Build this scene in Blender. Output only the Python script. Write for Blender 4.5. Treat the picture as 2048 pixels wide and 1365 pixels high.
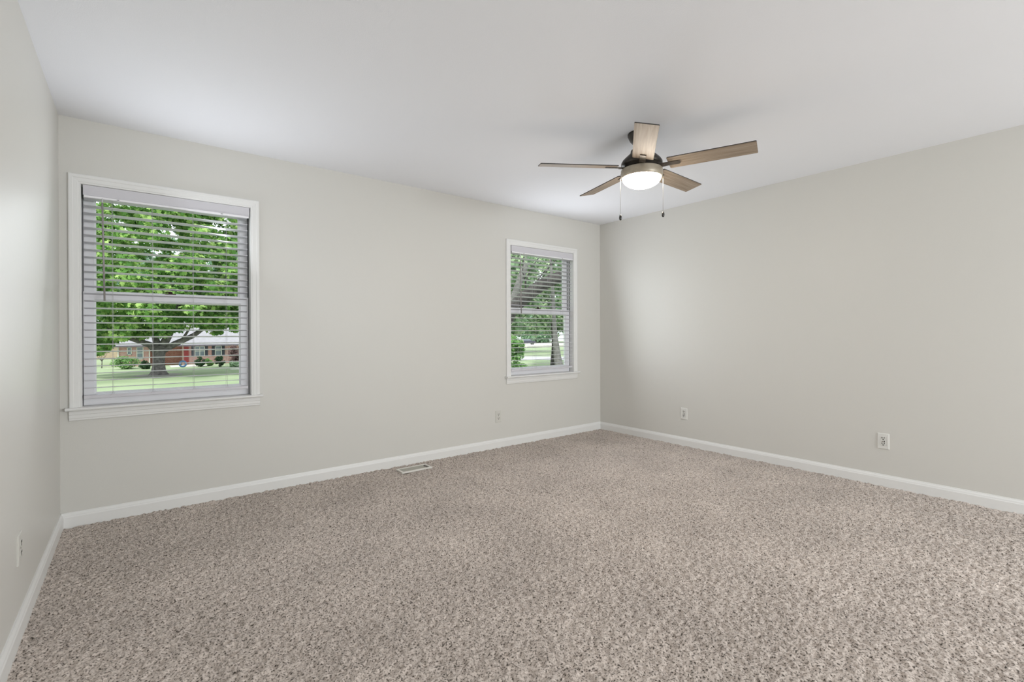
import bpy, math, random
import numpy as np
from mathutils import Vector, Matrix

for o in list(bpy.data.objects):
    bpy.data.objects.remove(o, do_unlink=True)
SC = bpy.context.scene
COL = SC.collection

# ------------------------------------------------------------------ camera
RW, RH = 4.7333, 2.44          # room width (x), ceiling height; window wall inner face is y = 0
REAR = -7.40                   # inner face of the wall behind the camera
YAW, PITCH, ROLL = math.radians(38.02406), math.radians(-0.14548), math.radians(-0.17876)
fwd = Vector((math.sin(YAW)*math.cos(PITCH), math.cos(YAW)*math.cos(PITCH), math.sin(PITCH)))
rgt = Vector((math.cos(YAW), -math.sin(YAW), 0)); upv = rgt.cross(fwd)
r2 = rgt*math.cos(ROLL)+upv*math.sin(ROLL); u2 = -rgt*math.sin(ROLL)+upv*math.cos(ROLL)
cam_d = bpy.data.cameras.new('camera'); cam = bpy.data.objects.new('camera', cam_d); COL.objects.link(cam)
M = Matrix((r2, u2, -fwd)).transposed().to_4x4(); M.translation = Vector((0.3575, -3.8618, 1.1406))
cam.matrix_world = M
cam_d.sensor_fit = 'HORIZONTAL'; cam_d.sensor_width = 36.0
cam_d.lens = 957.8143/2048*36.0
cam_d.shift_x = 2.0954/2048; cam_d.shift_y = -12.1355/2048
cam_d.clip_start = 0.02; cam_d.clip_end = 500
SC.camera = cam

# ------------------------------------------------------------------ exposure, sky, sun, daylight, rear fill
SC.view_settings.view_transform = 'Standard'; SC.view_settings.look = 'None'
SC.view_settings.gamma = 1.0; SC.view_settings.use_curve_mapping = False
SC.view_settings.exposure = 0.34
try:
    SC.cycles.use_denoising = True
    SC.cycles.max_bounces = 10; SC.cycles.diffuse_bounces = 6; SC.cycles.transparent_max_bounces = 16
    SC.cycles.sample_clamp_indirect = 6.0
except Exception:
    pass
wd = bpy.data.worlds.new('sky'); SC.world = wd; wd.use_nodes = True
bgn = wd.node_tree.nodes['Background']
bgn.inputs[0].default_value = (0.90, 0.95, 1.0, 1); bgn.inputs[1].default_value = 1.4

def lamp(name, typ, loc, energy, color, target=None, size=None, angle=None, spread=None):
    d = bpy.data.lights.new(name, typ); o = bpy.data.objects.new(name, d); COL.objects.link(o)
    o.location = loc; d.energy = energy; d.color = color
    if target is not None:
        o.rotation_euler = (Vector(target)-Vector(loc)).to_track_quat('-Z', 'Y').to_euler()
    if size:
        d.shape = 'RECTANGLE'; d.size, d.size_y = size
    if angle is not None: d.angle = angle
    if spread is not None: d.spread = spread
    return o
lamp('sun', 'SUN', (-22, -12, 30), 2.9, (1.0, 0.97, 0.90), target=(0, 0, 0), angle=math.radians(6))
# daylight through the two windows in view; the lamp behind the camera is added fill
lamp('daylight_window_left', 'AREA', (0.64, -0.26, 1.37), 6.6, (0.90, 0.94, 1.0), target=(1.45, -2.2, 2.25), size=(0.64, 1.14))
lamp('daylight_window_right', 'AREA', (3.80, -0.16, 1.37), 8.6, (0.90, 0.94, 1.0), target=(3.62, -2.2, 1.78), size=(0.78, 1.18))
lamp('fill_light_rear', 'AREA', (3.3, REAR-0.03, 1.40), 102, (0.93, 0.975, 1.0), target=(2.6, -2.6, 0.0), size=(2.5, 1.25))

# ------------------------------------------------------------------ helpers
class MB:
    """collects shapes of one part and links them as one mesh object"""
    def __init__(s): s.v = []; s.f = []; s.sm = []
    def add(s, vs, fs, smooth=False):
        o = len(s.v); s.v += [tuple(p) for p in vs]
        s.f += [tuple(i+o for i in f) for f in fs]; s.sm += [smooth]*len(fs)
        return s
    def box(s, x0, x1, y0, y1, z0, z1, mat=None):
        vs = [(x0,y0,z0),(x1,y0,z0),(x1,y1,z0),(x0,y1,z0),(x0,y0,z1),(x1,y0,z1),(x1,y1,z1),(x0,y1,z1)]
        if mat is not None: vs = [tuple(mat @ Vector(p)) for p in vs]
        return s.add(vs, [(0,3,2,1),(4,5,6,7),(0,1,5,4),(1,2,6,5),(2,3,7,6),(3,0,4,7)])
    def prism(s, prof, axis, a, b, mat=None):
        """closed 2-D profile swept straight along axis ('x': prof is (y,z); 'y': (x,z); 'z': (x,y))"""
        n = len(prof)
        def P(p, t): return {'x': (t, p[0], p[1]), 'y': (p[0], t, p[1]), 'z': (p[0], p[1], t)}[axis]
        vs = [P(p, a) for p in prof]+[P(p, b) for p in prof]
        if mat is not None: vs = [tuple(mat @ Vector(p)) for p in vs]
        return s.add(vs, [(i, (i+1) % n, n+(i+1) % n, n+i) for i in range(n)]+[tuple(range(n))[::-1], tuple(range(n, 2*n))])
    def lathe(s, prof, n=40, c=(0,0,0), smooth=True, cap=True):
        """profile [(r,z)...] spun round a vertical axis through c"""
        vs = []; fs = []
        for r, z in prof:
            for k in range(n):
                a = 2*math.pi*k/n; vs.append((c[0]+r*math.cos(a), c[1]+r*math.sin(a), c[2]+z))
        for i in range(len(prof)-1):
            for k in range(n):
                k2 = (k+1) % n; fs.append((i*n+k, i*n+k2, (i+1)*n+k2, (i+1)*n+k))
        s.add(vs, fs, smooth)
        if cap:
            o = len(s.v)-len(vs)
            s.f += [tuple(o+k for k in range(n))[::-1], tuple(o+(len(prof)-1)*n+k for k in range(n))]; s.sm += [False]*2
        return s
    def tube(s, pts, rad, n=8, smooth=True):
        pts = [Vector(p) for p in pts]; m = len(pts)
        if not hasattr(rad, '__len__'): rad = [rad]*m
        ref = Vector((0,0,1)); vs = []; fs = []
        d0 = (pts[-1]-pts[0]).normalized()
        if abs(d0.z) > .8: ref = Vector((1,0,0))
        for i, p in enumerate(pts):
            d = (pts[min(i+1,m-1)]-pts[max(i-1,0)]).normalized()
            a = d.cross(ref).normalized(); b = a.cross(d)
            for k in range(n):
                t = 2*math.pi*k/n; vs.append(p+(a*math.cos(t)+b*math.sin(t))*rad[i])
        for i in range(m-1):
            for k in range(n):
                k2 = (k+1) % n; fs.append((i*n+k, (i+1)*n+k, (i+1)*n+k2, i*n+k2))
        s.add(vs, fs, smooth); o = len(s.v)-len(vs)
        s.f += [tuple(o+k for k in range(n)), tuple(o+(m-1)*n+k for k in range(n))[::-1]]; s.sm += [False]*2
        return s
    def build(s, name, mat, parent=None, bevel=0, loc=None):
        me = bpy.data.meshes.new(name); me.from_pydata(s.v, [], s.f); me.update()
        me.polygons.foreach_set('use_smooth', s.sm)
        me.materials.append(mat)
        o = bpy.data.objects.new(name, me); COL.objects.link(o)
        if parent is not None: o.parent = parent
        if loc: o.location = loc
        if bevel:
            b = o.modifiers.new('bevel', 'BEVEL'); b.width = bevel; b.segments = 2; b.limit_method = 'ANGLE'
            b.angle_limit = math.radians(40)
        return o

def tag(o, label=None, cat=None, group=None, kind=None):
    if label: o['label'] = label
    if cat: o['category'] = cat
    if group: o['group'] = group
    if kind: o['kind'] = kind
    return o
def empty(name, loc=(0,0,0), label=None, cat=None, group=None, kind=None, rz=0):
    o = bpy.data.objects.new(name, None); COL.objects.link(o); o.location = loc; o.rotation_euler = (0,0,rz)
    o.empty_display_size = 0.1
    return tag(o, label, cat, group, kind)
def copy_tree(o, parent=None):
    c = o.copy(); COL.objects.link(c); c.parent = parent
    for ch in list(o.children): copy_tree(ch, c)
    return c

# ------------------------------------------------------------------ materials
def srgb(r, g, b):
    f = lambda c: (c/255/12.92) if c/255 <= .04045 else ((c/255+.055)/1.055)**2.4
    return (f(r), f(g), f(b), 1)
def mat(name, col, rough=.5, spec=.5, metal=0, bump=0, bscale=200, var=0, vscale=5, vcol=None):
    m = bpy.data.materials.new(name); m.use_nodes = True
    nt = m.node_tree; b = nt.nodes['Principled BSDF']
    b.inputs['Base Color'].default_value = col; b.inputs['Roughness'].default_value = rough
    b.inputs['Specular IOR Level'].default_value = spec; b.inputs['Metallic'].default_value = metal
    tc = nt.nodes.new('ShaderNodeTexCoord')
    if var:
        n = nt.nodes.new('ShaderNodeTexNoise'); n.inputs['Scale'].default_value = vscale; n.inputs['Detail'].default_value = 4
        nt.links.new(tc.outputs['Object'], n.inputs['Vector'])
        mx = nt.nodes.new('ShaderNodeMix'); mx.data_type = 'RGBA'
        mr = nt.nodes.new('ShaderNodeMapRange'); mr.inputs['From Min'].default_value = .35; mr.inputs['From Max'].default_value = .65
        nt.links.new(n.outputs['Fac'], mr.inputs['Value']); nt.links.new(mr.outputs['Result'], mx.inputs['Factor'])
        mx.inputs['A'].default_value = col
        mx.inputs['B'].default_value = vcol if vcol else tuple(c*(1-var) for c in col[:3])+(1,)
        nt.links.new(mx.outputs['Result'], b.inputs['Base Color'])
    if bump:
        n = nt.nodes.new('ShaderNodeTexNoise'); n.inputs['Scale'].default_value = bscale; n.inputs['Detail'].default_value = 3
        nt.links.new(tc.outputs['Object'], n.inputs['Vector'])
        bp = nt.nodes.new('ShaderNodeBump'); bp.inputs['Strength'].default_value = bump; bp.inputs['Distance'].default_value = .01
        nt.links.new(n.outputs['Fac'], bp.inputs['Height']); nt.links.new(bp.outputs['Normal'], b.inputs['Normal'])
    return m

M_WALL = mat('wall_paint', (0.665, 0.655, 0.618, 1), .42, .45, bump=.06, bscale=260)
M_CEIL = mat('ceiling_paint', (0.87, 0.885, 0.92, 1), .8, .2, bump=.05, bscale=220)
M_TRIM = mat('trim_paint', (0.80, 0.80, 0.785, 1), .35, .5, bump=.02, bscale=60)
M_VINYL = mat('blind_white', (0.63, 0.62, 0.655, 1), .38, .5, bump=.02, bscale=80)
M_SLAT = mat('slat_white', (0.57, 0.56, 0.60, 1), .42, .5, bump=.02, bscale=80)
M_CORD = mat('cord_white', (0.58, 0.58, 0.57, 1), .7)
M_SASH = mat('sash_white', (0.88, 0.875, 0.90, 1), .4, .5, bump=.02, bscale=50)
M_TRACK = mat('weatherstrip_grey', (0.10, 0.10, 0.105, 1), .7)
M_LOCK = mat('lock_bronze', (0.045, 0.025, 0.018, 1), .45, .5, .5)
M_WAND = mat('wand_clear_grey', (0.30, 0.28, 0.27, 1), .15, .7)
M_BRONZE = mat('fan_bronze', (0.050, 0.044, 0.038, 1), .38, .5, .55, var=.25, vscale=40)
M_BRACKET = mat('bracket_bronze', (0.105, 0.088, 0.07, 1), .34, .6, .35)
M_FITTER = mat('fan_fitter_lit_tone', (0.44, 0.385, 0.30, 1), .36, .6, .25, var=.12, vscale=40)  # bronze paled: the bowl's glow on the ring is put into the colour
M_CHAIN = mat('chain_metal', (0.40, 0.37, 0.33, 1), .35, .5, .8)
M_KNOB = mat('pull_knob_black', (0.015, 0.014, 0.012, 1), .22, .6)
M_PLATE = mat('outlet_ivory', (0.64, 0.63, 0.585, 1), .35, .5, bump=.01)
M_PLATEW = mat('outlet_white', (0.74, 0.735, 0.70, 1), .35, .5, bump=.01)
M_SLOT = mat('outlet_slot', (0.012, 0.010, 0.008, 1), .9, .1)
M_SLOTG = mat('outlet_slot_grey', (0.22, 0.20, 0.18, 1), .7)
M_VENT = mat('register_white', (0.74, 0.72, 0.67, 1), .4, .5, bump=.01)
M_DUCT = mat('duct_dark', (0.10, 0.10, 0.085, 1), .8)

def glass_mat():
    m = bpy.data.materials.new('window_glass'); m.use_nodes = True; nt = m.node_tree; nt.nodes.clear()
    out = nt.nodes.new('ShaderNodeOutputMaterial'); mx = nt.nodes.new('ShaderNodeMixShader')
    tr = nt.nodes.new('ShaderNodeBsdfTransparent'); tr.inputs[0].default_value = (.95, .97, .96, 1)
    gl = nt.nodes.new('ShaderNodeBsdfGlossy'); gl.inputs['Roughness'].default_value = .02
    lw = nt.nodes.new('ShaderNodeFresnel'); lw.inputs['IOR'].default_value = 1.12
    nt.links.new(lw.outputs[0], mx.inputs[0]); nt.links.new(tr.outputs[0], mx.inputs[1]); nt.links.new(gl.outputs[0], mx.inputs[2])
    nt.links.new(mx.outputs[0], out.inputs[0]); return m
M_GLASS = glass_mat()

def bowl_mat():
    m = mat('bowl_frosted_glass', (0.9, 0.88, 0.82, 1), .3)
    b = m.node_tree.nodes['Principled BSDF']
    b.inputs['Emission Color'].default_value = (1.0, 0.89, 0.755, 1); b.inputs['Emission Strength'].default_value = 38.0
    return m
M_BOWL = bowl_mat()

def wood_blade(name, c1, c2, rough):
    m = bpy.data.materials.new(name); m.use_nodes = True; nt = m.node_tree; b = nt.nodes['Principled BSDF']
    tc = nt.nodes.new('ShaderNodeTexCoord'); mp = nt.nodes.new('ShaderNodeMapping'); mp.inputs['Scale'].default_value = (3, 60, 60)
    n = nt.nodes.new('ShaderNodeTexNoise'); n.inputs['Scale'].default_value = 1.4; n.inputs['Detail'].default_value = 6; n.inputs['Distortion'].default_value = .6
    rp = nt.nodes.new('ShaderNodeValToRGB'); rp.color_ramp.elements[0].position = .35; rp.color_ramp.elements[1].position = .68
    rp.color_ramp.elements[0].color = c1; rp.color_ramp.elements[1].color = c2
    nt.links.new(tc.outputs['Object'], mp.inputs[0]); nt.links.new(mp.outputs[0], n.inputs['Vector'])
    nt.links.new(n.outputs['Fac'], rp.inputs[0]); nt.links.new(rp.outputs[0], b.inputs['Base Color'])
    b.inputs['Roughness'].default_value = rough; b.inputs['Specular IOR Level'].default_value = .22
    return m
M_BLADE = wood_blade('blade_greige_oak', (0.27, 0.21, 0.155, 1), (0.41, 0.335, 0.26, 1), .50)
M_BLADETOP = mat('blade_dark_edge', (0.03, 0.025, 0.022, 1), .5)

def carpet_mat():
    m = bpy.data.materials.new('carpet_frieze'); m.use_nodes = True; nt = m.node_tree; b = nt.nodes['Principled BSDF']
    tc = nt.nodes.new('ShaderNodeTexCoord')
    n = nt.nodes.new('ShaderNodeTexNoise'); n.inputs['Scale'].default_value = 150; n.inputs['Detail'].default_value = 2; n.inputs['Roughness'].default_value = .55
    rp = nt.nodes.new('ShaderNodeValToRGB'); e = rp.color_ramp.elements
    e[0].position = .33; e[0].color = (0.055, 0.044, 0.036, 1); e[1].position = .62; e[1].color = (0.64, 0.565, 0.51, 1)  # dark end: yarn fleck plus shadow gaps between tufts put into the colour
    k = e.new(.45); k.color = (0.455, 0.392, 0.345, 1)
    n2 = nt.nodes.new('ShaderNodeTexNoise'); n2.inputs['Scale'].default_value = 2.2; n2.inputs['Detail'].default_value = 5
    mr = nt.nodes.new('ShaderNodeMapRange'); mr.inputs['From Min'].default_value = .3; mr.inputs['From Max'].default_value = .7
    mr.inputs['To Min'].default_value = .88; mr.inputs['To Max'].default_value = 1.08
    mx = nt.nodes.new('ShaderNodeMix'); mx.data_type = 'RGBA'; mx.blend_type = 'MULTIPLY'; mx.inputs['Factor'].default_value = 1
    for t in (n, n2): nt.links.new(tc.outputs['Object'], t.inputs['Vector'])
    nt.links.new(n.outputs['Fac'], rp.inputs[0]); nt.links.new(n2.outputs['Fac'], mr.inputs['Value'])
    nt.links.new(rp.outputs[0], mx.inputs['A']); nt.links.new(mr.outputs['Result'], mx.inputs['B'])
    nt.links.new(mx.outputs['Result'], b.inputs['Base Color'])
    b.inputs['Roughness'].default_value = .95; b.inputs['Specular IOR Level'].default_value = .1
    b.inputs['Sheen Weight'].default_value = .15
    return m
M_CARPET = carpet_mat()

# ------------------------------------------------------------------ the room shell
def wall_y(name, y0, y1, x0, x1, z0, z1, holes):
    """wall slab between y0 and y1 with rectangular through holes (hx0,hx1,hz0,hz1)"""
    mb = MB(); xs = sorted({x0, x1, *[h[0] for h in holes], *[h[1] for h in holes]})
    zs = sorted({z0, z1, *[h[2] for h in holes], *[h[3] for h in holes]})
    for i in range(len(xs)-1):
        for j in range(len(zs)-1):
            a, b, c, d = xs[i], xs[i+1], zs[j], zs[j+1]
            if any(h[0] <= a and b <= h[1] and h[2] <= c and d <= h[3] for h in holes): continue
            mb.add([(a,y0,c),(b,y0,c),(b,y0,d),(a,y0,d)], [(0,1,2,3)])
            mb.add([(a,y1,c),(b,y1,c),(b,y1,d),(a,y1,d)], [(3,2,1,0)])
    for a, b, c, d, s in [(x0,x1,z0,z1,1)]+[(*h,-1) for h in holes]:
        q = [(a,c),(b,c),(b,d),(a,d)]
        for k in range(4):
            p, r = q[k], q[(k+1) % 4]
            f = [(p[0],y0,p[1]),(r[0],y0,r[1]),(r[0],y1,r[1]),(p[0],y1,p[1])]
            mb.add(f if s < 0 else f[::-1], [(0,1,2,3)])
    return tag(mb.build(name, M_WALL), kind='structure')
W1X0, W1X1, W2X0, W2X1, WZ0, WZ1 = 0.098, 1.003, 3.370, 4.275, 0.708, 2.048   # clear openings
JT = 0.015
OPEN = lambda a, b: (a-JT, b+JT, WZ0-0.018, WZ1+JT)
tag(wall_y('wall_back', 0, .16, -.12, RW+.12, -.2, RH+.15, [OPEN(W1X0, W1X1), OPEN(W2X0, W2X1)]),
    'warm off-white window wall holding both white windows', 'wall')
tag(wall_y('wall_rear', REAR-.12, REAR, -.12, RW+.12, -.2, RH+.15, [(2.0, 4.6, .72, 2.08)]), 'painted wall behind the camera', 'wall')  # opening made up to hold the added rear fill lamp
tag(MB().box(-.12, 0, REAR, 0, -.2, RH+.15).build('wall_left', M_WALL), 'plain off-white wall at the left edge', 'wall', kind='structure')
tag(MB().box(RW, RW+.12, REAR, 0, -.2, RH+.15).build('wall_right', M_WALL), 'plain off-white wall on the right, with two outlets', 'wall', kind='structure')
tag(MB().box(0, RW, REAR, 0, RH, RH+.15).build('ceiling', M_CEIL), 'smooth pale ceiling with the fan', 'ceiling', kind='structure')

# carpeted floor: a fine uneven pile as real relief
def carpet():
    rng = np.random.default_rng(4); st = .0052; CY = -4.2      # fine pile as far as the camera's feet, flat behind it
    nx, ny = int(RW/st)+1, int(-CY/st)+1
    X, Y = np.meshgrid(np.linspace(0, RW, nx), np.linspace(CY, 0, ny))
    def blur(a, k):
        for _ in range(k):
            a = (np.roll(a, 1, 0)+np.roll(a, -1, 0)+2*a)/4; a = (np.roll(a, 1, 1)+np.roll(a, -1, 1)+2*a)/4
        return a/a.std()
    h = blur(rng.standard_normal((ny, nx)), 1)*.7+blur(rng.standard_normal((ny, nx)), 3)*.7
    Z = np.clip(h, -2.2, 1.8)*.0032-.002
    jit = rng.uniform(-.0018, .0018, (2, ny, nx)); jit[:, 0, :] = jit[:, -1, :] = 0; jit[:, :, 0] = jit[:, :, -1] = 0
    co = np.stack([X+jit[0], Y+jit[1], Z], -1).reshape(-1, 3).astype(np.float32)
    i = np.arange(nx*ny, dtype=np.int32).reshape(ny, nx)
    q = np.stack([i[:-1,:-1], i[:-1,1:], i[1:,1:], i[1:,:-1]], -1).reshape(-1, 4)
    co = np.vstack([co, np.array([(0, REAR, 0), (RW, REAR, 0), (RW, CY, 0), (0, CY, 0)], np.float32)]); m0 = nx*ny
    q = np.vstack([q, np.array([(m0, m0+1, m0+2, m0+3)], np.int32)])
    me = bpy.data.meshes.new('floor'); me.vertices.add(len(co)); me.vertices.foreach_set('co', co.ravel())
    me.loops.add(q.size); me.loops.foreach_set('vertex_index', q.ravel())
    me.polygons.add(len(q)); me.polygons.foreach_set('loop_start', np.arange(0, q.size, 4, dtype=np.int32))
    me.polygons.foreach_set('use_smooth', np.ones(len(q), bool))
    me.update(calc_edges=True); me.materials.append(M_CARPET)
    o = bpy.data.objects.new('floor', me); COL.objects.link(o)
    return tag(o, 'speckled beige wall-to-wall carpet', 'floor', kind='structure')
carpet()
tag(MB().box(-.12, RW+.12, REAR-.12, .16, -.26, -.03).build('trim_1', mat('subfloor', (.3,.25,.2,1), .8)), 'subfloor under the carpet', 'floor', kind='structure')

# baseboards: flat face with a sloped moulded top
BB = [(0,-.01),(.014,-.01),(.014,.058),(.0115,.064),(.0105,.070),(.0055,.080),(.0045,.085),(0,.085)]
def baseboard(name, axis, a, b, face, sgn, label):
    prof = [(face+sgn*p, z) for p, z in BB]
    if sgn < 0: prof = prof[::-1]
    if axis == 'y': prof = prof[::-1]
    tag(MB().prism(prof, axis, a, b).build(name, M_TRIM), label, 'baseboard', kind='structure')
baseboard('baseboard_back', 'x', 0, RW, 0, -1, 'white baseboard under the windows')
baseboard('baseboard_left', 'y', REAR, 0, 0, 1, 'white baseboard along the left wall')
baseboard('baseboard_right', 'y', REAR, 0, RW, -1, 'white baseboard along the right wall')
baseboard('baseboard_rear', 'x', 0, RW, REAR, 1, 'white baseboard behind the camera')

# ------------------------------------------------------------------ windows
def window(name, x0, x1, label):
    t = empty(name, ((x0+x1)/2, 0, WZ0), label, 'window', kind='structure')
    ox, oz = (x0+x1)/2, WZ0
    def put(mb, nm, m, parent=t, bevel=0):
        mb.v = [(p[0]-ox, p[1], p[2]-oz) for p in mb.v]
        return mb.build(nm, m, parent, bevel)
    # jamb lining
    j = MB()
    j.box(x0-JT, x0, 0, .155, WZ0, WZ1); j.box(x1, x1+JT, 0, .155, WZ0, WZ1); j.box(x0-JT, x1+JT, 0, .155, WZ1, WZ1+JT)
    j.box(x0-JT, x1+JT, .05, .20, WZ0-.018, WZ0)
    put(j, 'jamb', M_TRIM)
    for sx, dx in ((x0, 1), (x1, -1)):       # inner sash tracks with their dark weatherstrip
        k = MB(); k.box(*sorted((sx, sx+dx*.004)), .052, .060, WZ0, WZ1-.001); k.box(*sorted((sx, sx+dx*.004)), .088, .094, WZ0, WZ1-.001)
        put(k, 'track', M_TRACK)
    # mitred casing, moulded: (distance from opening, depth)
    prof = [(0,0),(0,.010),(.003,.0125),(.010,.0125),(.013,.0145),(.034,.0155),(.037,.0175),(.050,.0180),(.0545,.0165),(.057,.012),(.057,0)]
    c = MB(); a0, a1, zt, zb = x0-.001, x1+.001, WZ1+.001, WZ0
    path = lambda d: [(a0-d, zb), (a0-d, zt+d), (a1+d, zt+d), (a1+d, zb)]
    vs = []
    for d, h in prof: vs += [(px, -h, pz) for px, pz in path(d)]
    n = len(prof); fs = []
    for i in range(n-1):
        for k in range(3): fs.append((i*4+k, i*4+k+1, (i+1)*4+k+1, (i+1)*4+k))
    fs += [tuple(i*4 for i in range(n)), tuple(i*4+3 for i in range(n))[::-1]]
    c.add(vs, fs); put(c, 'casing', M_TRIM)
    # stool with rounded nose and horns
    nose = [(-.001,0),(-.040,0),(-.0455,.003),(-.048,.009),(-.0455,.015),(-.040,.018),(-.001,.018)]
    s = MB().prism([(p, WZ0-.018+q) for p, q in nose], 'x', x0-.073, x1+.073)
    s.box(x0-JT+.001, x1+JT-.001, -.001, .055, WZ0-.018, WZ0); put(s, 'stool', M_TRIM)
    ap = [(0,0),(-.008,0),(-.012,.004),(-.012,.012),(-.0145,.016),(-.0145,.034),(-.017,.038),(-.017,.056),(-.014,.0615),(0,.0615)]
    put(MB().prism([(p, WZ0-.018-.0615+q) for p, q in ap], 'x', x0-.058, x1+.058), 'apron', M_TRIM)
    # double-hung sashes
    def sash(nm, y0, z0, z1, bot, top):
        f = MB(); st = .050; ix0, ix1, iz0, iz1 = x0+.003+st, x1-.003-st, z0+bot, z1-top
        f.box(x0+.003, ix0, y0, y0+.034, z0, z1); f.box(ix1, x1-.003, y0, y0+.034, z0, z1)
        f.box(ix0, ix1, y0, y0+.034, z0, iz0); f.box(ix0, ix1, y0, y0+.034, iz1, z1)
        for q in (((ix0,iz0),(ix1,iz0)),((ix1,iz0),(ix1,iz1)),((ix1,iz1),(ix0,iz1)),((ix0,iz1),(ix0,iz0))):   # sloped glazing bead
            (ax,az),(bx,bz) = q; cx, cz = (ix0+ix1)/2, (iz0+iz1)/2
            ins = lambda px, pz: (px+math.copysign(.010, cx-px), pz+math.copysign(.010, cz-pz))
            (cx1,cz1),(dx1,dz1) = ins(bx,bz), ins(ax,az)
            f.add([(ax,y0+.002,az),(bx,y0+.002,bz),(cx1,y0+.014,cz1),(dx1,y0+.014,dz1)], [(0,1,2,3)])
            f.add([(dx1,y0+.014,dz1),(cx1,y0+.014,cz1),(cx1,y0+.02,cz1),(dx1,y0+.02,dz1)], [(0,1,2,3)])
        fr = put(f, nm, M_SASH)
        put(MB().box(ix0-.004, ix1+.004, y0+.016, y0+.020, iz0-.004, iz1+.004), 'pane', M_GLASS, fr)
        return fr
    lower = sash('lower_sash', .056, WZ0+.001, 1.408, .068, .045)
    sash('upper_sash', .094, 1.362, WZ1-.001, .045, .052)
    lk = MB(); lx = (x0+x1)/2-.012
    lk.box(lx-.030, lx+.030, .060, .084, 1.408, 1.416); lk.lathe([(.012,0),(.012,.010),(.006,.013)], 14, (lx, .072, 1.416))
    lk.tube([(lx, .072, 1.424), (lx-.012, .066, 1.426), (lx-.030, .058, 1.424)], [.006, .005, .004], 8)
    tag(put(lk, 'sash_lock', M_LOCK, lower), 'dark bronze sash lock on the meeting rail')
    return t
window('window_1', W1X0, W1X1, 'larger-looking white double-hung window near the left wall')
window('window_2', W2X0, W2X1, 'white double-hung window beside the far corner')

# ------------------------------------------------------------------ blinds
SLAT_T = math.radians(6)
def blind(x0, x1, label, wand_x):
    t = empty('window_blind', ((x0+x1)/2, .020, WZ1), label, 'window blind', 'white slatted blinds in the two windows')
    hw = (x1-x0)/2; a, b = -hw+.011, hw-.018
    v = MB().box(-hw+.009, hw-.006, -.030, -.023, -.063, -.001); v.box(-hw+.009, -hw+.015, -.023, .022, -.060, -.001); v.box(hw-.012, hw-.006, -.023, .022, -.060, -.001)
    v.prism([(-.0335,-.063),(-.023,-.063),(-.023,-.056),(-.0315,-.056)], 'x', -hw+.009, hw-.006)
    v.build('valance', M_VINYL, t, .0012)
    MB().box(-hw+.016, hw-.014, -.020, .022, -.070, -.010).box(-hw+.013, hw-.010, -.0325, -.020, -.0755, -.0635).build('headrail', M_SASH, t, .001)
    zb = .7545-WZ1
    slat = MB(); n = 6; up = []; dn = []
    for i in range(n+1):
        yy = -.025+.05*i/n; crown = .0022*(1-(yy/.025)**2)
        z = -yy*math.sin(SLAT_T)+crown*.8; y2 = yy*math.cos(SLAT_T)
        up.append((y2, z+.0014)); dn.append((y2, z-.0014))
    prof = dn+up[::-1]
    s0 = None
    for i in range(27):
        z = 1.969-.0443*i-WZ1
        if s0 is None:
            s0 = MB().prism(prof, 'x', a, b).build('slat', M_SLAT, t, loc=(0,0,z)); o = s0
        else:
            o = s0.copy(); COL.objects.link(o); o.parent = t; o.location = (0,0,z)
    br = MB().prism([(-.026,.002),(-.024,0),(.024,0),(.026,.002),(.026,.017),(.023,.020),(-.023,.020),(-.026,.017)], 'x', a-.003, b, Matrix.Translation((0,0,zb)))
    r = br.build('bottom_rail', M_VINYL, t)
    for cx in (-.45+.13, .45-.155): MB().lathe([(.006,-.003),(.006,0)], 12, (cx, 0, zb)).build('cord_plug', M_CORD, r)
    for cx in (-.311, -.111, .109, .303):
        c = MB()
        for yy in (-.0275, .0275): c.tube([(cx, yy, -.065), (cx+.001, yy, -.6), (cx, yy, zb+.016)], .00045, 5)
        for i in range(27):
            z = 1.969-.0443*i-WZ1-.003
            c.tube([(cx, -.0275, z+.0030), (cx, .0275, z-.0030)], .0004, 4)
        c.tube([(cx+.004, -.005, -.06), (cx+.005, -.004, zb+.02)], .0007, 5)
        c.tube([(cx, -.0275, zb+.03), (cx+.006, -.034, zb+.036), (cx+.012, -.033, zb+.028), (cx+.006, -.033, zb+.019), (cx-.004, -.032, zb+.022), (cx-.010, -.031, zb+.012)], .0007, 5)
        c.build('ladder_cord', M_CORD, t)
    for cx in (-.280, .276):
        MB().box(cx-.006, cx+.006, -.0340, -.0315, -.0715, -.0680).build('valance_clip', M_TRACK, t)
    w = MB().tube([(wand_x, -.040, -.099), (wand_x+.004, -.043, -.4), (wand_x+.0085, -.045, -.698)], .0048, 8)
    wo = w.build('tilt_wand', M_WAND, t); tag(wo, 'clear grey tilt wand')
    h = MB().tube([(wand_x, -.020, -.066), (wand_x, -.034, -.074), (wand_x, -.038, -.086), (wand_x, -.040, -.101)], .0028, 7)
    h.build('wand_hook', M_VINYL, wo)
    return t
blind(W1X0, W1X1, 'white open slat blind in the left window, tree trunk and brick house behind it', .1965-.5505)
blind(W2X0, W2X1, 'white open slat blind in the window by the corner, thick leaning limb behind it', 3.487-3.8225)

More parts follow.
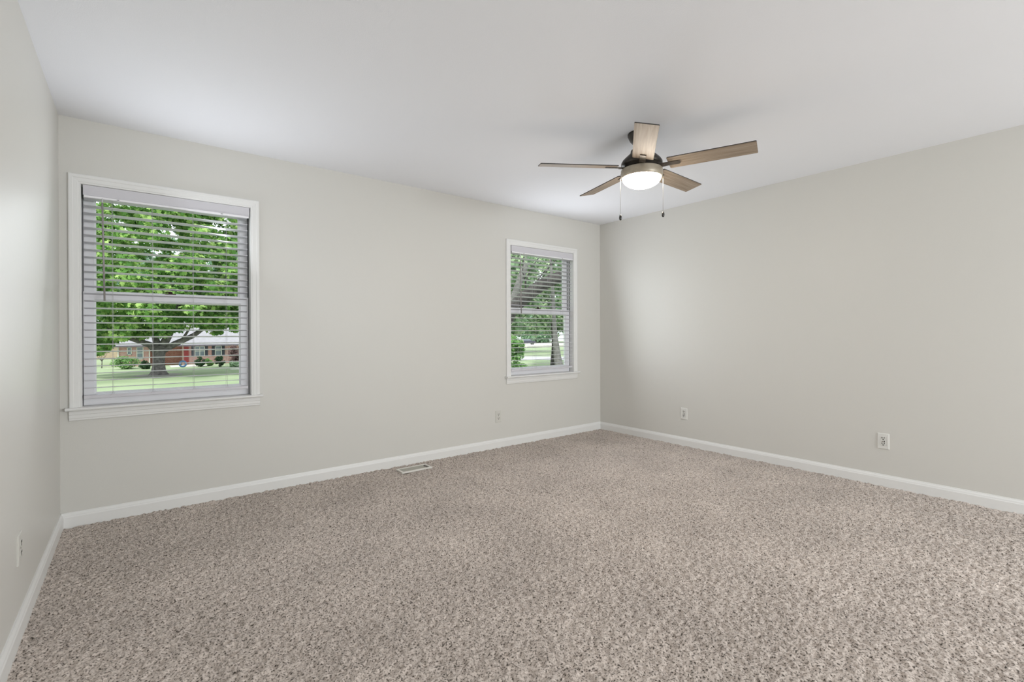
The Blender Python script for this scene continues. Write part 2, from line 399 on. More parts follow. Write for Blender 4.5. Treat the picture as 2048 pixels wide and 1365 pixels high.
# ------------------------------------------------------------------ ceiling fan
FX, FY = 2.955, -1.928
fan = empty('ceiling_fan', (FX, FY, RH), 'five-blade dark bronze ceiling fan with lit glass bowl', 'ceiling fan')
MB().lathe([(.088,0),(.088,-.012),(.085,-.016),(.082,-.026),(.074,-.042),(.062,-.056),(.050,-.064),(.030,-.068)], 48).build('canopy', M_BRONZE, fan)
MB().lathe([(.016,-.060),(.016,-.118)], 20).build('downrod', M_BRONZE, fan)
MB().lathe([(.030,-.100),(.052,-.104),(.068,-.108),(.070,-.114),(.070,-.126),(.080,-.134),(.104,-.156),(.122,-.174),(.130,-.188),(.131,-.204),(.124,-.209),(.112,-.211),(.112,-.236)], 56).build('motor_housing', M_BRONZE, fan)
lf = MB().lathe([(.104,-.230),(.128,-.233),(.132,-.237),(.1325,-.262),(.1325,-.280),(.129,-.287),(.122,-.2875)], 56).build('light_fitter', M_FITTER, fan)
tag(lf, 'bronze ring above the glass bowl, its warm lit tone painted on')
bw = MB().lathe([(.1225*math.cos(t), -.286-.066*math.sin(t)) for t in [math.pi/2*k/12 for k in range(13)]][:-1]+[(.002,-.352)], 56).build('glass_bowl', M_BOWL, fan)
tag(bw, 'glowing frosted glass bowl')
def blade():
    root_r, tip_r, hwid, th = .170, .672, .064, .0055
    n = [(root_r,-hwid+.006),(root_r+.006,-hwid),(tip_r-.004,-hwid),(tip_r,-hwid+.004),(tip_r,hwid-.004),(tip_r-.004,hwid),(root_r+.006,hwid),(root_r,hwid-.006)]
    body = MB().prism(n, 'z', -th/2, th/2)
    o = body.build('blade', M_BLADETOP, fan)
    o.data.materials.append(M_BLADE)
    o.data.polygons[8].material_index = 1          # the pale underside
    br = MB()
    br.prism([(.100,-.019),(.235,-.019),(.240,-.014),(.240,.014),(.235,.019),(.100,.019)], 'z', -.0085, -.0028)
    br.box(.098, .150, -.016, .016, -.012, -.006)
    bo = br.build('blade_bracket', M_BRACKET, o, .001)
    return o
b0 = blade()
for k in range(5):
    o = b0 if k == 0 else copy_tree(b0, fan)
    a = math.radians(3+72*k)
    o.location = (0, 0, 2.221-RH)
    o.rotation_euler = (Matrix.Rotation(a, 3, 'Z') @ Matrix.Rotation(math.radians(-12), 3, 'X')).to_euler()
lx, ly = -math.cos(YAW), math.sin(YAW)
for sg, zk in ((1, 1.916), (-1, 1.936)):
    px, py = sg*lx*.139, sg*ly*.139; zt = 2.175-RH; zz = zk-RH
    c = MB().tube([(px*.93, py*.93, zt+.006), (px, py, zt), (px, py, zt-.02), (px, py, zz)], .0011, 6).build('pull_chain', M_CHAIN, fan)
    kb = MB().lathe([(.002,0),(.0050,-.003),(.0078,-.012),(.0088,-.022),(.0082,-.031),(.0050,-.037),(.001,-.0385)], 18, (px, py, zz)).build('pull_knob', M_KNOB, c)

# ------------------------------------------------------------------ outlets
def outlet(label, loc, rz, style):
    """built facing -y, plate centre at the origin"""
    t = empty('wall_outlet', loc, label, 'outlet', 'electrical outlets on the walls', rz=rz)
    mp = M_PLATE if style == 'duplex' else M_PLATEW
    w, h = .036, .0585
    b = MB(); ins = .004
    vs = [(-w,0,-h),(w,0,-h),(w,0,h),(-w,0,h),(-w,-.003,-h),(w,-.003,-h),(w,-.003,h),(-w,-.003,h),
          (-w+ins,-.0062,-h+ins),(w-ins,-.0062,-h+ins),(w-ins,-.0062,h-ins),(-w+ins,-.0062,h-ins)]
    fs = [(0,1,5,4),(1,2,6,5),(2,3,7,6),(3,0,4,7),(4,5,9,8),(5,6,10,9),(6,7,11,10),(7,4,8,11),(8,9,10,11),(3,2,1,0)]
    b.add(vs, fs); b.build('cover_plate', mp, t)
    def slots(cz, m, parent, y=-.0089):
        s = MB()
        s.box(-.0092, -.0048, y, y+.002, cz, cz+.0105); s.box(.0048, .0088, y, y+.002, cz+.001, cz+.0098)
        s.add([(.0039*math.cos(k*math.pi/5), y, cz-.0066+.0039*math.sin(k*math.pi/5)) for k in range(10)], [tuple(range(10))])
        return s.build('slot', m, parent)
    if style == 'duplex':
        for cz in (.0195, -.0195):
            n = 20; pr = []
            for k in range(n):
                a = 2*math.pi*k/n; pr.append((max(-.0135, min(.0135, .0172*math.cos(a))), cz+.0145*math.sin(a)))
            f = MB().prism(pr, 'y', -.0082, -.005).build('receptacle', mp, t)
            slots(cz, M_SLOT, f)
        MB().lathe([(.0028,-.0005),(.0022,.0006)], 12).build('screw', M_SLOTG, t, loc=(0,-.0066,0)).rotation_euler = (math.pi/2,0,0)
    else:
        f = MB().box(-.0165, .0165, -.0080, -.005, -.0335, .0335).build('receptacle', mp, t, .0008)
        for cz in (.021, -.021): slots(cz, M_SLOT, f)
        MB().box(-.0085, -.0005, -.0095, -.0078, -.0030, .0010).build('reset_button', M_SLOTG, f)
        MB().box(.0045, .0095, -.0098, -.0078, -.0060, .0045).build('test_button', M_SLOT, f)
        MB().box(.0165, .0180, -.0066, -.0058, -.0335, .0335).build('gap', M_SLOTG, f)
    return t
outlet('ivory duplex outlet low on the window wall, below the corner window', (3.212, 0, .311), 0, 'duplex')
outlet('duplex outlet low on the left wall, seen nearly edge-on', (0, -1.268, .328), math.pi/2, 'duplex')
outlet('white outlet with dark test button on the right wall, nearer the far corner', (RW, -1.117, .323), -math.pi/2, 'gfci')
outlet('white outlet with dark test button on the right wall, nearer the right edge', (RW, -2.762, .332), -math.pi/2, 'gfci')

# ------------------------------------------------------------------ floor register
vx0, vx1, vy0, vy1 = 2.058, 2.334, -.245, -.119
reg = empty('floor_register', ((vx0+vx1)/2, (vy0+vy1)/2, 0), 'white metal floor register in the carpet below the windows', 'floor vent')
hx, hy = (vx1-vx0)/2, (vy1-vy0)/2; bd = .017
f = MB()
for q in ((-hx,hx,-hy,-hy+bd),(-hx,hx,hy-bd,hy),(-hx,-hx+bd,-hy+bd,hy-bd),(hx-bd,hx,-hy+bd,hy-bd)): f.box(*q, -.001, .012)
f.build('frame', M_VENT, reg, .002)
MB().box(-hx+bd-.002, hx-bd+.002, -hy+bd-.002, hy-bd+.002, -.004, .0035).build('damper', M_DUCT, reg)
lv = MB()
for k in range(34):
    x = -hx+bd+.004+k*(2*(hx-bd)-.034)/33
    lv.box(x-.0018, x+.0018, -hy+bd, hy-bd, .004, .0095)
for k in range(1, 4):
    yy = -hy+bd+k*(2*(hy-bd))/4; lv.box(-hx+bd, hx-bd-.026, yy-.0016, yy+.0016, .0045, .0098)
lv.build('louver', mat('register_louver', (0.50,0.49,0.43,1), .4), reg)
MB().box(hx-bd-.022, hx-bd-.012, -.008, .022, .004, .015).build('damper_lever', M_SLOTG, reg, .001)

# ------------------------------------------------------------------ outside
GZ = -2.26
def leaf_mat(name, c1, c2, c3):
    m = bpy.data.materials.new(name); m.use_nodes = True; nt = m.node_tree; nt.nodes.clear()
    out = nt.nodes.new('ShaderNodeOutputMaterial'); g = nt.nodes.new('ShaderNodeNewGeometry')
    rp = nt.nodes.new('ShaderNodeValToRGB'); e = rp.color_ramp.elements
    e[0].position = 0; e[0].color = c1; e[1].position = 1; e[1].color = c3; k = e.new(.55); k.color = c2
    nt.links.new(g.outputs['Random Per Island'], rp.inputs[0])
    d = nt.nodes.new('ShaderNodeBsdfDiffuse'); t = nt.nodes.new('ShaderNodeBsdfTranslucent'); a = nt.nodes.new('ShaderNodeMixShader'); a.inputs[0].default_value = .45
    nt.links.new(rp.outputs[0], d.inputs[0]); nt.links.new(rp.outputs[0], t.inputs[0])
    nt.links.new(d.outputs[0], a.inputs[1]); nt.links.new(t.outputs[0], a.inputs[2]); nt.links.new(a.outputs[0], out.inputs[0])
    return m
L_MAPLE = leaf_mat('maple_leaf', (0.09,0.21,0.06,1), (0.26,0.47,0.13,1), (0.55,0.71,0.27,1))
L_FAR = leaf_mat('far_leaf_hazed', (0.14,0.25,0.15,1), (0.26,0.42,0.27,1), (0.44,0.58,0.38,1))  # paler, bluer greens: distance haze mixed into the leaf colour
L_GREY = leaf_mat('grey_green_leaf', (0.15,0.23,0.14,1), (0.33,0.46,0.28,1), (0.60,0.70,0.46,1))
L_SHRUB = leaf_mat('shrub_leaf', (0.12,0.25,0.09,1), (0.24,0.42,0.16,1), (0.40,0.56,0.26,1))
L_DARK = leaf_mat('dark_shrub_leaf', (0.035,0.075,0.04,1), (0.07,0.13,0.07,1), (0.14,0.22,0.12,1))
L_PURPLE = leaf_mat('burgundy_leaf', (0.13,0.08,0.09,1), (0.22,0.14,0.15,1), (0.30,0.22,0.20,1))
L_HOSTA = leaf_mat('pale_leaf', (0.25,0.40,0.22,1), (0.45,0.58,0.40,1), (0.75,0.82,0.68,1))
M_BARK = mat('bark_grey', (0.20,0.18,0.18,1), .9, .2, bump=.8, bscale=6, var=.5, vscale=5)
M_BARKD = mat('bark_dark', (0.08,0.072,0.07,1), .9, .2, bump=.8, bscale=14, var=.5, vscale=9)

STAR = np.array([(0,-.45),(.16,-.22),(.50,-.25),(.34,.02),(.52,.30),(.17,.22),(0,.55),(-.17,.22),(-.52,.30),(-.34,.02),(-.50,-.25),(-.16,-.22)])
OVAL = np.array([(0,-.5),(.26,-.2),(.24,.2),(0,.5),(-.24,.2),(-.26,-.2)])
def foliage(name, m, parent, clumps, per, size, shape=STAR, seed=1, base=(0,0,0)):
    """leaf polygons scattered in clumps [(x,y,z,radius)...], as one mesh"""
    rng = np.random.default_rng(seed); cl = np.array(clumps, float); n = len(cl)*per; k = len(shape)
    d = rng.standard_normal((n, 3)); d /= np.linalg.norm(d, axis=1)[:, None]
    c = np.repeat(cl, per, 0); ctr = c[:, :3]+d*(c[:, 3]*rng.random(n)**.5)[:, None]*np.array([1, 1, .72])-np.array(base)
    nrm = d*.5+rng.standard_normal((n, 3))*.45+np.array([0, -.25, .55]); nrm /= np.linalg.norm(nrm, axis=1)[:, None]
    u = np.cross(nrm, rng.standard_normal((n, 3))); u /= np.linalg.norm(u, axis=1)[:, None]; w = np.cross(nrm, u)
    s = size*rng.uniform(.65, 1.3, n)
    co = ctr[:, None, :]+(u[:, None, :]*shape[None, :, 0, None]+w[:, None, :]*shape[None, :, 1, None])*s[:, None, None]
    co += nrm[:, None, :]*(np.abs(shape[None, :, 0, None])*-.25*s[:, None, None])
    me = bpy.data.meshes.new(name); me.vertices.add(n*k); me.vertices.foreach_set('co', co.astype(np.float32).ravel())
    me.loops.add(n*k); me.loops.foreach_set('vertex_index', np.arange(n*k, dtype=np.int32))
    me.polygons.add(n); me.polygons.foreach_set('loop_start', np.arange(0, n*k, k, dtype=np.int32))
    me.update(calc_edges=True); me.materials.append(m)
    o = bpy.data.objects.new(name, me); COL.objects.link(o)
    if parent is not None: o.parent = parent
    return o
def crown(rng, n, c, r, rc, keep=None):
    out = []
    while len(out) < n:
        p = np.array([rng.uniform(-1, 1) for _ in range(3)])
        q = (p**2).sum()
        if q > 1 or q < .18: continue
        x = (c[0]+p[0]*r[0], c[1]+p[1]*r[1], c[2]+p[2]*r[2])
        if keep and not keep(*x): continue
        out.append((*x, rng.uniform(*rc)))
    return out
RND = random.Random(7)

def ground_mat():
    m = bpy.data.materials.new('lawn_grass'); m.use_nodes = True; nt = m.node_tree; b = nt.nodes['Principled BSDF']
    tc = nt.nodes.new('ShaderNodeTexCoord')
    n = nt.nodes.new('ShaderNodeTexNoise'); n.inputs['Scale'].default_value = .35; n.inputs['Detail'].default_value = 8
    rp = nt.nodes.new('ShaderNodeValToRGB'); e = rp.color_ramp.elements
    e[0].position = .3; e[0].color = (0.26,0.33,0.20,1); e[1].position = .7; e[1].color = (0.37,0.43,0.28,1)
    nt.links.new(tc.outputs['Object'], n.inputs['Vector']); nt.links.new(n.outputs['Fac'], rp.inputs[0]); nt.links.new(rp.outputs[0], b.inputs['Base Color'])
    b.inputs['Roughness'].default_value = .95; b.inputs['Specular IOR Level'].default_value = .1
    return m
tag(MB().box(-60, 150, .6, 190, GZ-.3, GZ).build('ground', ground_mat()), 'mown green lawn outside the windows', 'lawn', kind='structure')

# --- big maple on the lawn, in the left window
TX, TY = 1.82, 46.1
t = empty('maple_tree', (TX, TY, GZ), 'large maple with thick grey trunk on the lawn, in the left window', 'tree')
tr = MB()
tr.tube([(0,0,-.05),(0,0,.12),(.0,0,.35),(0,0,.9),(.01,0,1.5),(.03,0,2.05),(.05,0,2.5)], [.86,.66,.52,.43,.42,.48,.50], 16)
def limb(pts, r0, r1):
    n = len(pts); tr.tube([(x-TX, y-TY, z-GZ) for x, y, z in pts], [r0+(r1-r0)*i/(n-1) for i in range(n)], 9)
limb([(1.75,46.1,-.35),(1.24,45.9,.31),(.59,45.7,.61),(-.22,45.5,.95),(-1.7,45,1.7),(-3.4,44.5,3)], .30, .09)
limb([(1.8,46.1,-.2),(1.62,46.3,.9),(1.35,46.5,2.0),(.6,46.8,4.4),(-.4,47,7)], .30, .10)
limb([(1.9,46.1,-.2),(2.43,46.0,.93),(2.78,45.9,1.78),(3.3,45.6,4),(3.6,45.2,8)], .36, .11)
limb([(1.9,46.1,-.3),(2.95,45.9,.37),(4.21,45.7,1.05),(4.94,45.6,1.66),(6.6,45.3,2.9),(8.6,45,4.2)], .30, .07)
limb([(3.4,45.8,.62),(3.9,45.4,1.6),(4.4,45,2.9)], .12, .05)
limb([(-.22,45.5,.95),(-.9,45,1.0),(-1.9,44.6,.9)], .09, .04)
limb([(.6,46.8,4.4),(2,44.8,6),(4.8,43.6,7.6)], .10, .05)
limb([(3.3,45.6,4),(1.6,44,5.2),(-1.2,43,6.0)], .10, .04)
tr.build('trunk', M_BARK, t)
def under(x, y, z):                          # how low the foliage hangs
    lo = .55 if x < -1 else (.95 if x < .8 else (1.6 if x < 3 else 1.9))
    return z > lo+RND.random()*.5
cl = crown(RND, 380, (2.6, 45.6, 6.2), (10.5, 6.0, 8.0), (.7, 1.25), under)
cl += [(x, 44.6+RND.uniform(-1,1), z, .62) for x, z in ((-2.4,.55),(-1.6,.35),(-1.1,.9),(-2.9,1.0),(-.5,1.1),(.3,1.35),(1.1,1.7),(1.9,2.0),(3.0,2.1),(4.2,2.2),(5.2,1.9),(6.3,2.1),(7.3,1.7),(5.9,1.5),(-2.5,.1),(-1.9,.0),(-3.0,.3),(1.5,1.5),(2.3,1.55),(3.1,1.75),(.8,1.2),(2.0,1.35))]
cl += [(RND.uniform(3.5, 9.5), RND.uniform(43, 46.5), RND.uniform(2.3, 5.5), .9) for _ in range(34)]
foliage('foliage', L_MAPLE, t, cl, 105, .36, seed=3, base=(TX, TY, GZ))

# --- tyre swing hung from the maple's right limb
sx, sy, sz = 3.48, 45.80, -1.36
t = empty('tire_swing', (sx, sy, sz-.30), 'blue ring swing hanging beside the big maple trunk', 'swing')
ring = MB(); n1, n2 = 28, 12; vs = []; fs = []
for i in range(n1):
    a = 2*math.pi*i/n1
    for k in range(n2):
        b = 2*math.pi*k/n2; rr = .225+.075*math.cos(b); vs.append((rr*math.cos(a), .075*math.sin(b), .30+rr*math.sin(a)))
for i in range(n1):
    for k in range(n2): fs.append((i*n2+k, ((i+1)%n1)*n2+k, ((i+1)%n1)*n2+(k+1)%n2, i*n2+(k+1)%n2))
ring.add(vs, fs, True).build('ring', mat('ring_blue', (0.13,0.26,0.50,1), .5), t)
MB().tube([(0,0,.58),(0,0,1.3),(0,0,.66-sz+.30)], .02, 6).build('rope', mat('rope_pale', (0.62,0.55,0.42,1), .9), t)

# --- brick ranch house across the lawn
def brick_mat(name, c1, c2, cm):
    m = bpy.data.materials.new(name); m.use_nodes = True; nt = m.node_tree; b = nt.nodes['Principled BSDF']
    tc = nt.nodes.new('ShaderNodeTexCoord'); mp = nt.nodes.new('ShaderNodeMapping'); mp.inputs['Rotation'].default_value = (math.pi/2, 0, 0)
    br = nt.nodes.new('ShaderNodeTexBrick'); br.inputs['Scale'].default_value = 2.2; br.inputs['Mortar Size'].default_value = .025
    br.inputs['Color1'].default_value = c1; br.inputs['Color2'].default_value = c2; br.inputs['Mortar'].default_value = cm
    nt.links.new(tc.outputs['Object'], mp.inputs[0]); nt.links.new(mp.outputs[0], br.inputs[0]); nt.links.new(br.outputs['Color'], b.inputs['Base Color'])
    b.inputs['Roughness'].default_value = .9; return m
M_BRICK = brick_mat('brick_pink', (0.58,0.26,0.25,1), (0.68,0.38,0.37,1), (0.58,0.49,0.48,1))
M_BRICKR = brick_mat('brick_red', (0.33,0.10,0.075,1), (0.45,0.18,0.14,1), (0.45,0.33,0.29,1))
M_ROOF = mat('roof_shingle_grey', (0.37,0.355,0.39,1), .9, .2, bump=.3, bscale=8, var=.12, vscale=3)
M_WHITE = mat('white_exterior_trim', (0.80,0.79,0.76,1), .5)
M_SHUT = mat('shutter_dark', (0.055,0.06,0.09,1), .6)
M_WINDK = mat('far_window_glass', (0.20,0.24,0.30,1), .12, .8)
HX, HY = 4.4, 62.0
h = empty('house', (HX, HY, GZ), 'pink brick ranch house with pale grey roof beyond the big maple', 'house')
def H(x0, x1, y0, y1, z0, z1): return MB().box(x0-HX, x1-HX, y0-HY, y1-HY, z0-GZ, z1-GZ)
w = H(4.45, 24, 62.0, 74, GZ, -.02); w.v += []; w.build('wall', M_BRICK, h)
H(-1.15, 1.45, 61.8, 74, GZ, .0).build('wall', M_BRICK, h)
tag(H(1.45, 4.45, 62.8, 73.9, GZ, -.02).build('entry_wall', M_BRICKR, h), 'darker red brick entry wall')
rf = MB(); ye, yr, zr = 61.2, 67.5, 3.0
rf.prism([(ye-HY,.02-GZ),(yr-HY,zr-GZ),(75-HY,.02-GZ),(75-HY,-.12-GZ),(ye-HY,-.12-GZ)], 'x', -1.8-HX, 24.6-HX)
rf.build('roof', M_ROOF, h)
H(-1.8, 24.6, 61.14, 61.20, -.16, .0).build('gutter', mat('gutter_dark', (0.16,0.14,0.17,1), .5), h)
for x in (-1.18, 1.47): H(x-.05, x+.05, 61.66, 61.78, GZ, -.1).build('downspout', M_WHITE, h)
def house_win(x0, x1, z0, z1, y, cols, shut=True):
    fr = MB(); b = .07; X0, X1, Z0, Z1 = x0-HX, x1-HX, z0-GZ, z1-GZ; yy = y-HY
    fr.box(X0, X1, yy-.06, yy+.02, Z0, Z0+b); fr.box(X0, X1, yy-.06, yy+.02, Z1-b, Z1)
    for k in range(cols+1):
        cx = X0+b/2+(X1-X0-b)*k/cols; fr.box(cx-b/2, cx+b/2, yy-.06, yy+.02, Z0, Z1)
    fr.box(X0, X1, yy-.05, yy+.02, (Z0+Z1)/2-b/2, (Z0+Z1)/2+b/2)
    f = fr.build('window', M_WHITE, h)
    MB().box(X0+b/2, X1-b/2, yy-.02, yy-.005, Z0+b/2, Z1-b/2).build('pane', M_WINDK, f)
    if shut:
        for a in (X0-.30, X1+.02): MB().box(a, a+.28, yy-.05, yy+.01, Z0-.02, Z1+.02).build('shutter', M_SHUT, f)
house_win(5.62, 6.62, -1.34, -.16, 62.0, 2); house_win(7.62, 8.32, -1.34, -.16, 62.0, 1)
house_win(11.0, 12.6, -1.34, -.16, 62.0, 2); house_win(.35, .95, -1.5, -.14, 61.8, 1, False); house_win(-.45, -.05, -1.0, -.14, 61.8, 1, False)
dr = H(4.62, 5.05, 61.93, 62.02, GZ+.05, -.22).build('door', mat('door_red', (0.36,0.05,0.055,1), .5), h)
H(4.98, 5.01, 61.88, 61.93, -1.3, -1.22).build('handle', M_LOCK, dr)

# --- tan house at the far left
h2 = empty('house', (-4.6, 84, GZ), 'tan house glimpsed at the far left of the left window', 'house')
MB().box(-4, 3.6, -.2, 6, 0, 2.6).build('wall', mat('tan_siding', (0.52,0.40,0.29,1), .8, var=.15, vscale=4), h2)
MB().prism([(-4.6,2.6),(-.2,4.8),(4.2,2.6)], 'y', -.7, 6.4).build('roof', M_ROOF, h2)
MB().box(.4, .9, -.3, -.15, .9, 2.1).build('window', M_WHITE, h2)

# --- shrubs in front of the houses
def shrub(label, x, y, r, hgt, m, seed, size=.16, per=75, n=26, shape=OVAL, name='shrub', stem=True):
    g = empty(name, (x, y, GZ), label, 'shrub'); rr = random.Random(seed)
    cl = crown(rr, n, (0, 0, hgt*.47), (r*.8, r*.8, hgt*.46), (r*.28, r*.42))
    foliage('foliage', m, g, cl, per, size, shape, seed)
    s = MB()
    for k in range(4):
        a = k*1.57+.3; s.tube([(0,0,-.02),(r*.25*math.cos(a), r*.25*math.sin(a), hgt*.35),(r*.5*math.cos(a), r*.5*math.sin(a), hgt*.7)], [.04,.03,.012], 6)
    s.build('stem', M_BARK, g)
    return g
shrub('broad bright green shrub left of the maple trunk, before the brick house', -.45, 57.4, 1.15, 1.25, L_SHRUB, 11)
shrub('dark green low shrub right of the broad bright shrub', 1.05, 56.0, .55, .85, L_DARK, 12, .13)
shrub('dark clipped round shrub under the wide house window', 5.75, 56.6, .58, 1.12, L_DARK, 13, .12)
shrub('loose mid-green shrub between the two dark round shrubs', 6.55, 57.2, .42, .85, L_SHRUB, 14, .12)
shrub('dark clipped round shrub under the narrow house window', 7.30, 55.0, .56, 1.25, L_DARK, 15, .12)
shrub('pale leafy hosta bed at the right of the left window', 8.75, 54.2, .8, .62, L_HOSTA, 16, .16)
shrub('burgundy-leaved small tree before the brick house', 9.25, 58.0, .95, 2.3, L_PURPLE, 17, .16, 80, 34, name='ornamental_tree')
sp = empty('sapling', (-2.45, 60.5, GZ), 'thin young sapling on the lawn at far left', 'tree')
s = MB(); s.tube([(0,0,-.02),(.02,0,.6),(.0,0,1.5)], [.05,.04,.02], 6)
for dx in (-.5, .45, -.25, .3): s.tube([(.01,0,.7),(dx*.6,0,1.15),(dx,0,1.6)], [.03,.02,.01], 5)
s.build('trunk', M_BARK, sp)
foliage('foliage', L_DARK, sp, [(.4,0,1.6,.25),(-.45,0,1.65,.25),(0,0,1.8,.3)], 12, .12, OVAL, 3)
M_CONC = mat('concrete_pale', (0.62,0.58,0.56,1), .9, .2, var=.12, vscale=1.5)
tag(MB().box(7.6, 30, 49.2, 50.6, GZ, GZ+.03).build('front_walk', M_CONC), 'pale concrete walk crossing the lawn right of the maple', 'walkway')
tag(MB().box(3.2, 6.4, 57.2, 61.0, GZ, GZ+.03).build('entry_pad', M_CONC), 'pale concrete pad at the brick house entry', 'walkway')
bd = MB(); n = 40
bd.add([((1.75+.35*RND.uniform(-.3,.3))*math.cos(2*math.pi*k/n), 1.7*(1+RND.uniform(-.12,.12))*math.sin(2*math.pi*k/n), 0) for k in range(n)]+[(0,0,.06)], [(k,(k+1)%n,n) for k in range(n)])
tag(bd.build('bare_soil', mat('bare_soil', (0.40,0.37,0.36,1), .95, .1, var=.25, vscale=3), loc=(TX, TY, GZ+.012)), 'bare grey soil ring around the maple trunk', 'soil', kind='stuff')

# --- trees beyond
def tree(label, x, y, hgt, r, m, seed, low=.15, per=60, n=95, size=.6, shape=STAR, rc=(.16,.26), group='trees in the distance'):
    g = empty('tree', (x, y, GZ), label, 'tree', group); rr = random.Random(seed)
    k = MB(); lean = rr.uniform(-.4, .4)
    k.tube([(0,0,-.05),(.05,0,hgt*.15),(lean*.5,0,hgt*.4),(lean,0,hgt*.8)], [r*.085,r*.06,r*.045,r*.015], 9)
    for i in range(5):
        a = i*1.26+seed; z = hgt*(.25+.1*i); k.tube([(lean*.4,0,z),(r*.4*math.cos(a), r*.4*math.sin(a), z+hgt*.12),(r*.7*math.cos(a), r*.7*math.sin(a), z+hgt*.2)], [r*.03,r*.02,r*.008], 6)
    k.build('trunk', M_BARKD, g)
    zc = hgt*(low+1)/2; cl = crown(rr, n, (lean, 0, zc), (r*.85, r*.85, hgt*(1-low)/2*.9), (r*rc[0], r*rc[1]))
    foliage('foliage', m, g, cl, per, size, shape, seed)
    return g
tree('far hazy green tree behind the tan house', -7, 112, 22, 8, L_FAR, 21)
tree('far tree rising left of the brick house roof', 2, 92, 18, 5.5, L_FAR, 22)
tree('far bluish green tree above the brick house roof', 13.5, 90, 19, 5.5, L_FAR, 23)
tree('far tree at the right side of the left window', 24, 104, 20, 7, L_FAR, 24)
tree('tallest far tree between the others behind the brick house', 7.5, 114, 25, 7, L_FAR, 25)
# seen through the corner window
tree('grey-green tree filling the upper corner window, left of the limb', 24.5, 28.8, 12, 4.4, L_GREY, 31, .16, size=.34, per=85, n=110)
tree('grey-green tree behind the leaning limb in the corner window', 35, 33, 14, 5.5, L_GREY, 32, .18, size=.36, per=85, n=110)
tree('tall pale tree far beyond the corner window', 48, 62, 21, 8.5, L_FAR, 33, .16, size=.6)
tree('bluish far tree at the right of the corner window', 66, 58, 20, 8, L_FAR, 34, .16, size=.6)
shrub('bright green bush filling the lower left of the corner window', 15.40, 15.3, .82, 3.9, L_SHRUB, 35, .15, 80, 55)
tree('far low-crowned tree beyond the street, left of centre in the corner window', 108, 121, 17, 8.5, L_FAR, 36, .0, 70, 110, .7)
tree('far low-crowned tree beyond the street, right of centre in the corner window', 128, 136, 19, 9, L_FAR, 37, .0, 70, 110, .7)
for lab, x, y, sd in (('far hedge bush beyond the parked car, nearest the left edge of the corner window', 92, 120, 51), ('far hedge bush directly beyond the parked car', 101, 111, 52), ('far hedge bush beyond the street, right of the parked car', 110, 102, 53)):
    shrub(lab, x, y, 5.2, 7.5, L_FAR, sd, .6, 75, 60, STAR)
# leaning tree near the corner window
lt = empty('leaning_tree', (8.3, 8.9, GZ), 'dark leaning tree limb crossing the corner window', 'tree')
k = MB(); q = lambda p: (p[0]-8.3, p[1]-8.9, p[2]-GZ)
k.tube([q(p) for p in ((8.3,8.9,GZ-.05),(8.45,8.8,-1.4),(8.9,8.45,.1),(9.33,8.17,1.26),(9.62,7.97,1.90),(9.98,7.68,2.32),(10.35,7.37,2.66),(10.7,7.15,2.86),(11.2,6.82,3.06),(12,6.3,3.4))], [.42,.34,.28,.25,.225,.205,.195,.19,.16,.10], 14)
for pts, r in ((((10.0,7.7,2.4),(10.02,7.75,2.75),(10.2,7.7,3.2),(10.6,7.6,3.7)), .035), (((10.02,7.72,2.7),(9.95,7.8,3.1),(10.0,7.8,3.6)), .022),
               (((10.1,7.6,2.5),(10.4,7.4,3.0),(10.9,7.1,3.6)), .03), (((10.35,7.45,2.75),(10.6,7.3,3.2),(10.8,7.2,3.8)), .02)):
    k.tube([q(p) for p in pts], [r, r*.8, r*.6, r*.4][:len(pts)], 7)
k.build('trunk', M_BARKD, lt)
foliage('foliage', L_GREY, lt, [(*q(p), .5) for p in ((9.6,8.0,3.5),(10.1,7.8,3.6),(10.9,7.2,3.9),(9.4,8.3,3.9),(11.2,7.1,4.2),(9.2,8.5,3.2),(8.8,8.7,3.7))], 42, .13, STAR, 41)
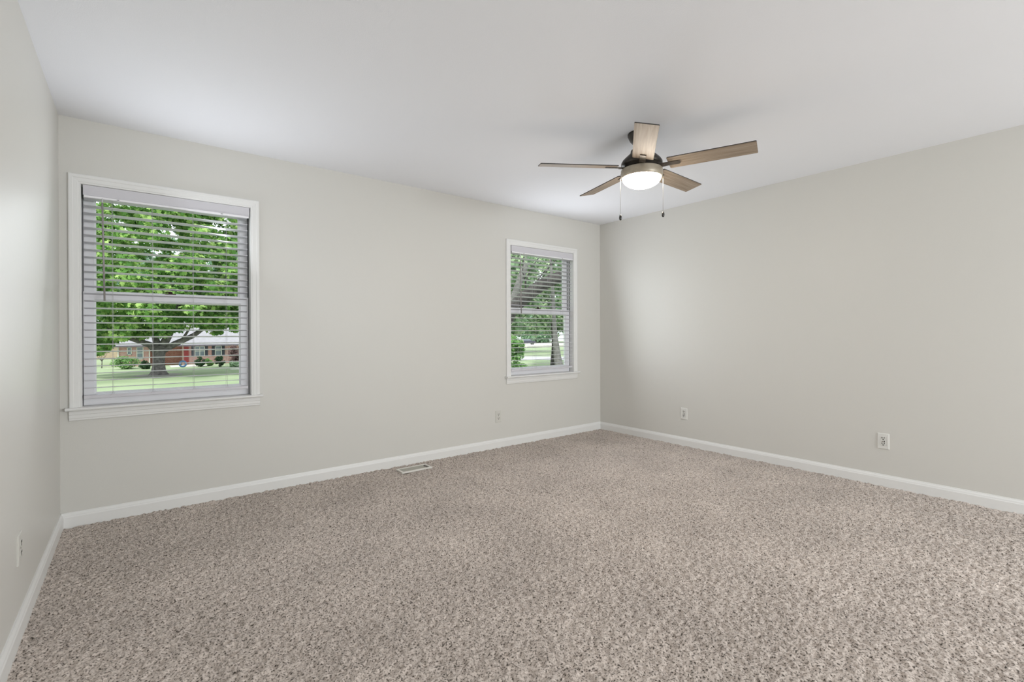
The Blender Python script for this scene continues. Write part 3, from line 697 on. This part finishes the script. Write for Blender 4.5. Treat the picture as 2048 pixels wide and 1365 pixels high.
# pale trunks further back
for nm, lab, pts, rads in (
    ('slender_tree', 'pale slender leaning trunk behind the thick limb in the corner window', ((13.2,14.0,GZ-.05),(13.5,13.8,.4),(13.84,13.52,2.13),(14.03,13.38,2.82),(14.25,13.21,3.62),(14.47,13.04,4.31),(14.7,12.9,6.0)), (.22,.2,.18,.17,.16,.15,.10)),
    ('grey_trunk_tree', 'grey tree trunk at the lower right edge of the corner window', ((17.93,14.13,GZ-.05),(17.80,14.25,-1.0),(17.68,14.35,-.1),(17.60,14.42,.82),(17.55,14.45,1.7),(17.5,14.48,3.2),(17.4,14.6,5.5)), (.34,.25,.20,.15,.11,.09,.06))):
    g = empty(nm, (pts[0][0], pts[0][1], GZ), lab, 'tree')
    MB().tube([(p[0]-pts[0][0], p[1]-pts[0][1], p[2]-GZ) for p in pts], rads, 12).build('trunk', mat('bark_pale', (0.20,0.19,0.185,1), .9, .2, bump=.6, bscale=10, var=.4, vscale=7), g)
    e = pts[-1]
    foliage('foliage', L_GREY, g, [(e[0]-pts[0][0]+dx, e[1]-pts[0][1]+dy, e[2]-GZ+dz, .8) for dx, dy, dz in ((-.7,.3,.2),(.4,-.3,.6),(-.2,.5,1.0),(.5,.6,.1))], 60, .2, STAR, 43)
dv = MB().add([(45.4,51.0,GZ+.03),(50.6,45.0,GZ+.03),(44.2,39.0,GZ+.03),(38.9,45.2,GZ+.03)], [(0,1,2,3)])
dv.add([(45.4,51.0,GZ),(50.6,45.0,GZ),(44.2,39.0,GZ),(38.9,45.2,GZ)], [(3,2,1,0)])
tag(dv.build('driveway', mat('driveway_grey', (0.50,0.48,0.52,1), .9, .2, var=.1, vscale=1)), 'pale grey driveway strip seen through the corner window', 'driveway')

# --- dark parked car far beyond the corner window
def car():
    g = empty('car', (83.1, 94.8, GZ+.5), 'small dark parked car far beyond the corner window', 'car', rz=math.radians(-25))
    MB().prism([(-2.1,.35),(-2.1,.85),(-1.9,1.0),(-1.2,1.05),(1.0,1.05),(1.95,.92),(2.1,.7),(2.1,.35)], 'y', -.85, .85).build('body', mat('car_dark', (0.05,0.05,0.075,1), .25, .7), g, .06)
    MB().prism([(-1.5,1.04),(-1.05,1.5),(.35,1.5),(1.05,1.04)], 'y', -.74, .74).build('cabin', mat('car_roof_grey', (0.20,0.21,0.25,1), .25, .7), g, .05)
    for sy in (-.75, .745): MB().prism([(-1.3,1.08),(-.95,1.42),(.3,1.42),(.85,1.08)], 'y', sy, sy+.01).build('window', M_WINDK, g)
    for x in (-1.3, 1.35):
        for y in (-.86, .68):
            w = MB().lathe([(.33,0),(.33,.18)], 20).build('wheel', mat('tyre', (0.02,0.02,0.02,1), .8), g, loc=(x, y+.18, .33)); w.rotation_euler = (math.pi/2,0,0)
    for y in (-.8, .55): MB().box(-2.13, -2.09, y, y+.25, .68, .84).build('tail_light', mat('tail_red', (0.5,0.03,0.03,1), .3), g)
    return g
tag(MB().box(74, 100, 84, 106, GZ-.02, GZ+.5).build('street_bank', M_CONC), 'pale raised street beyond the far driveway', 'street')
car()
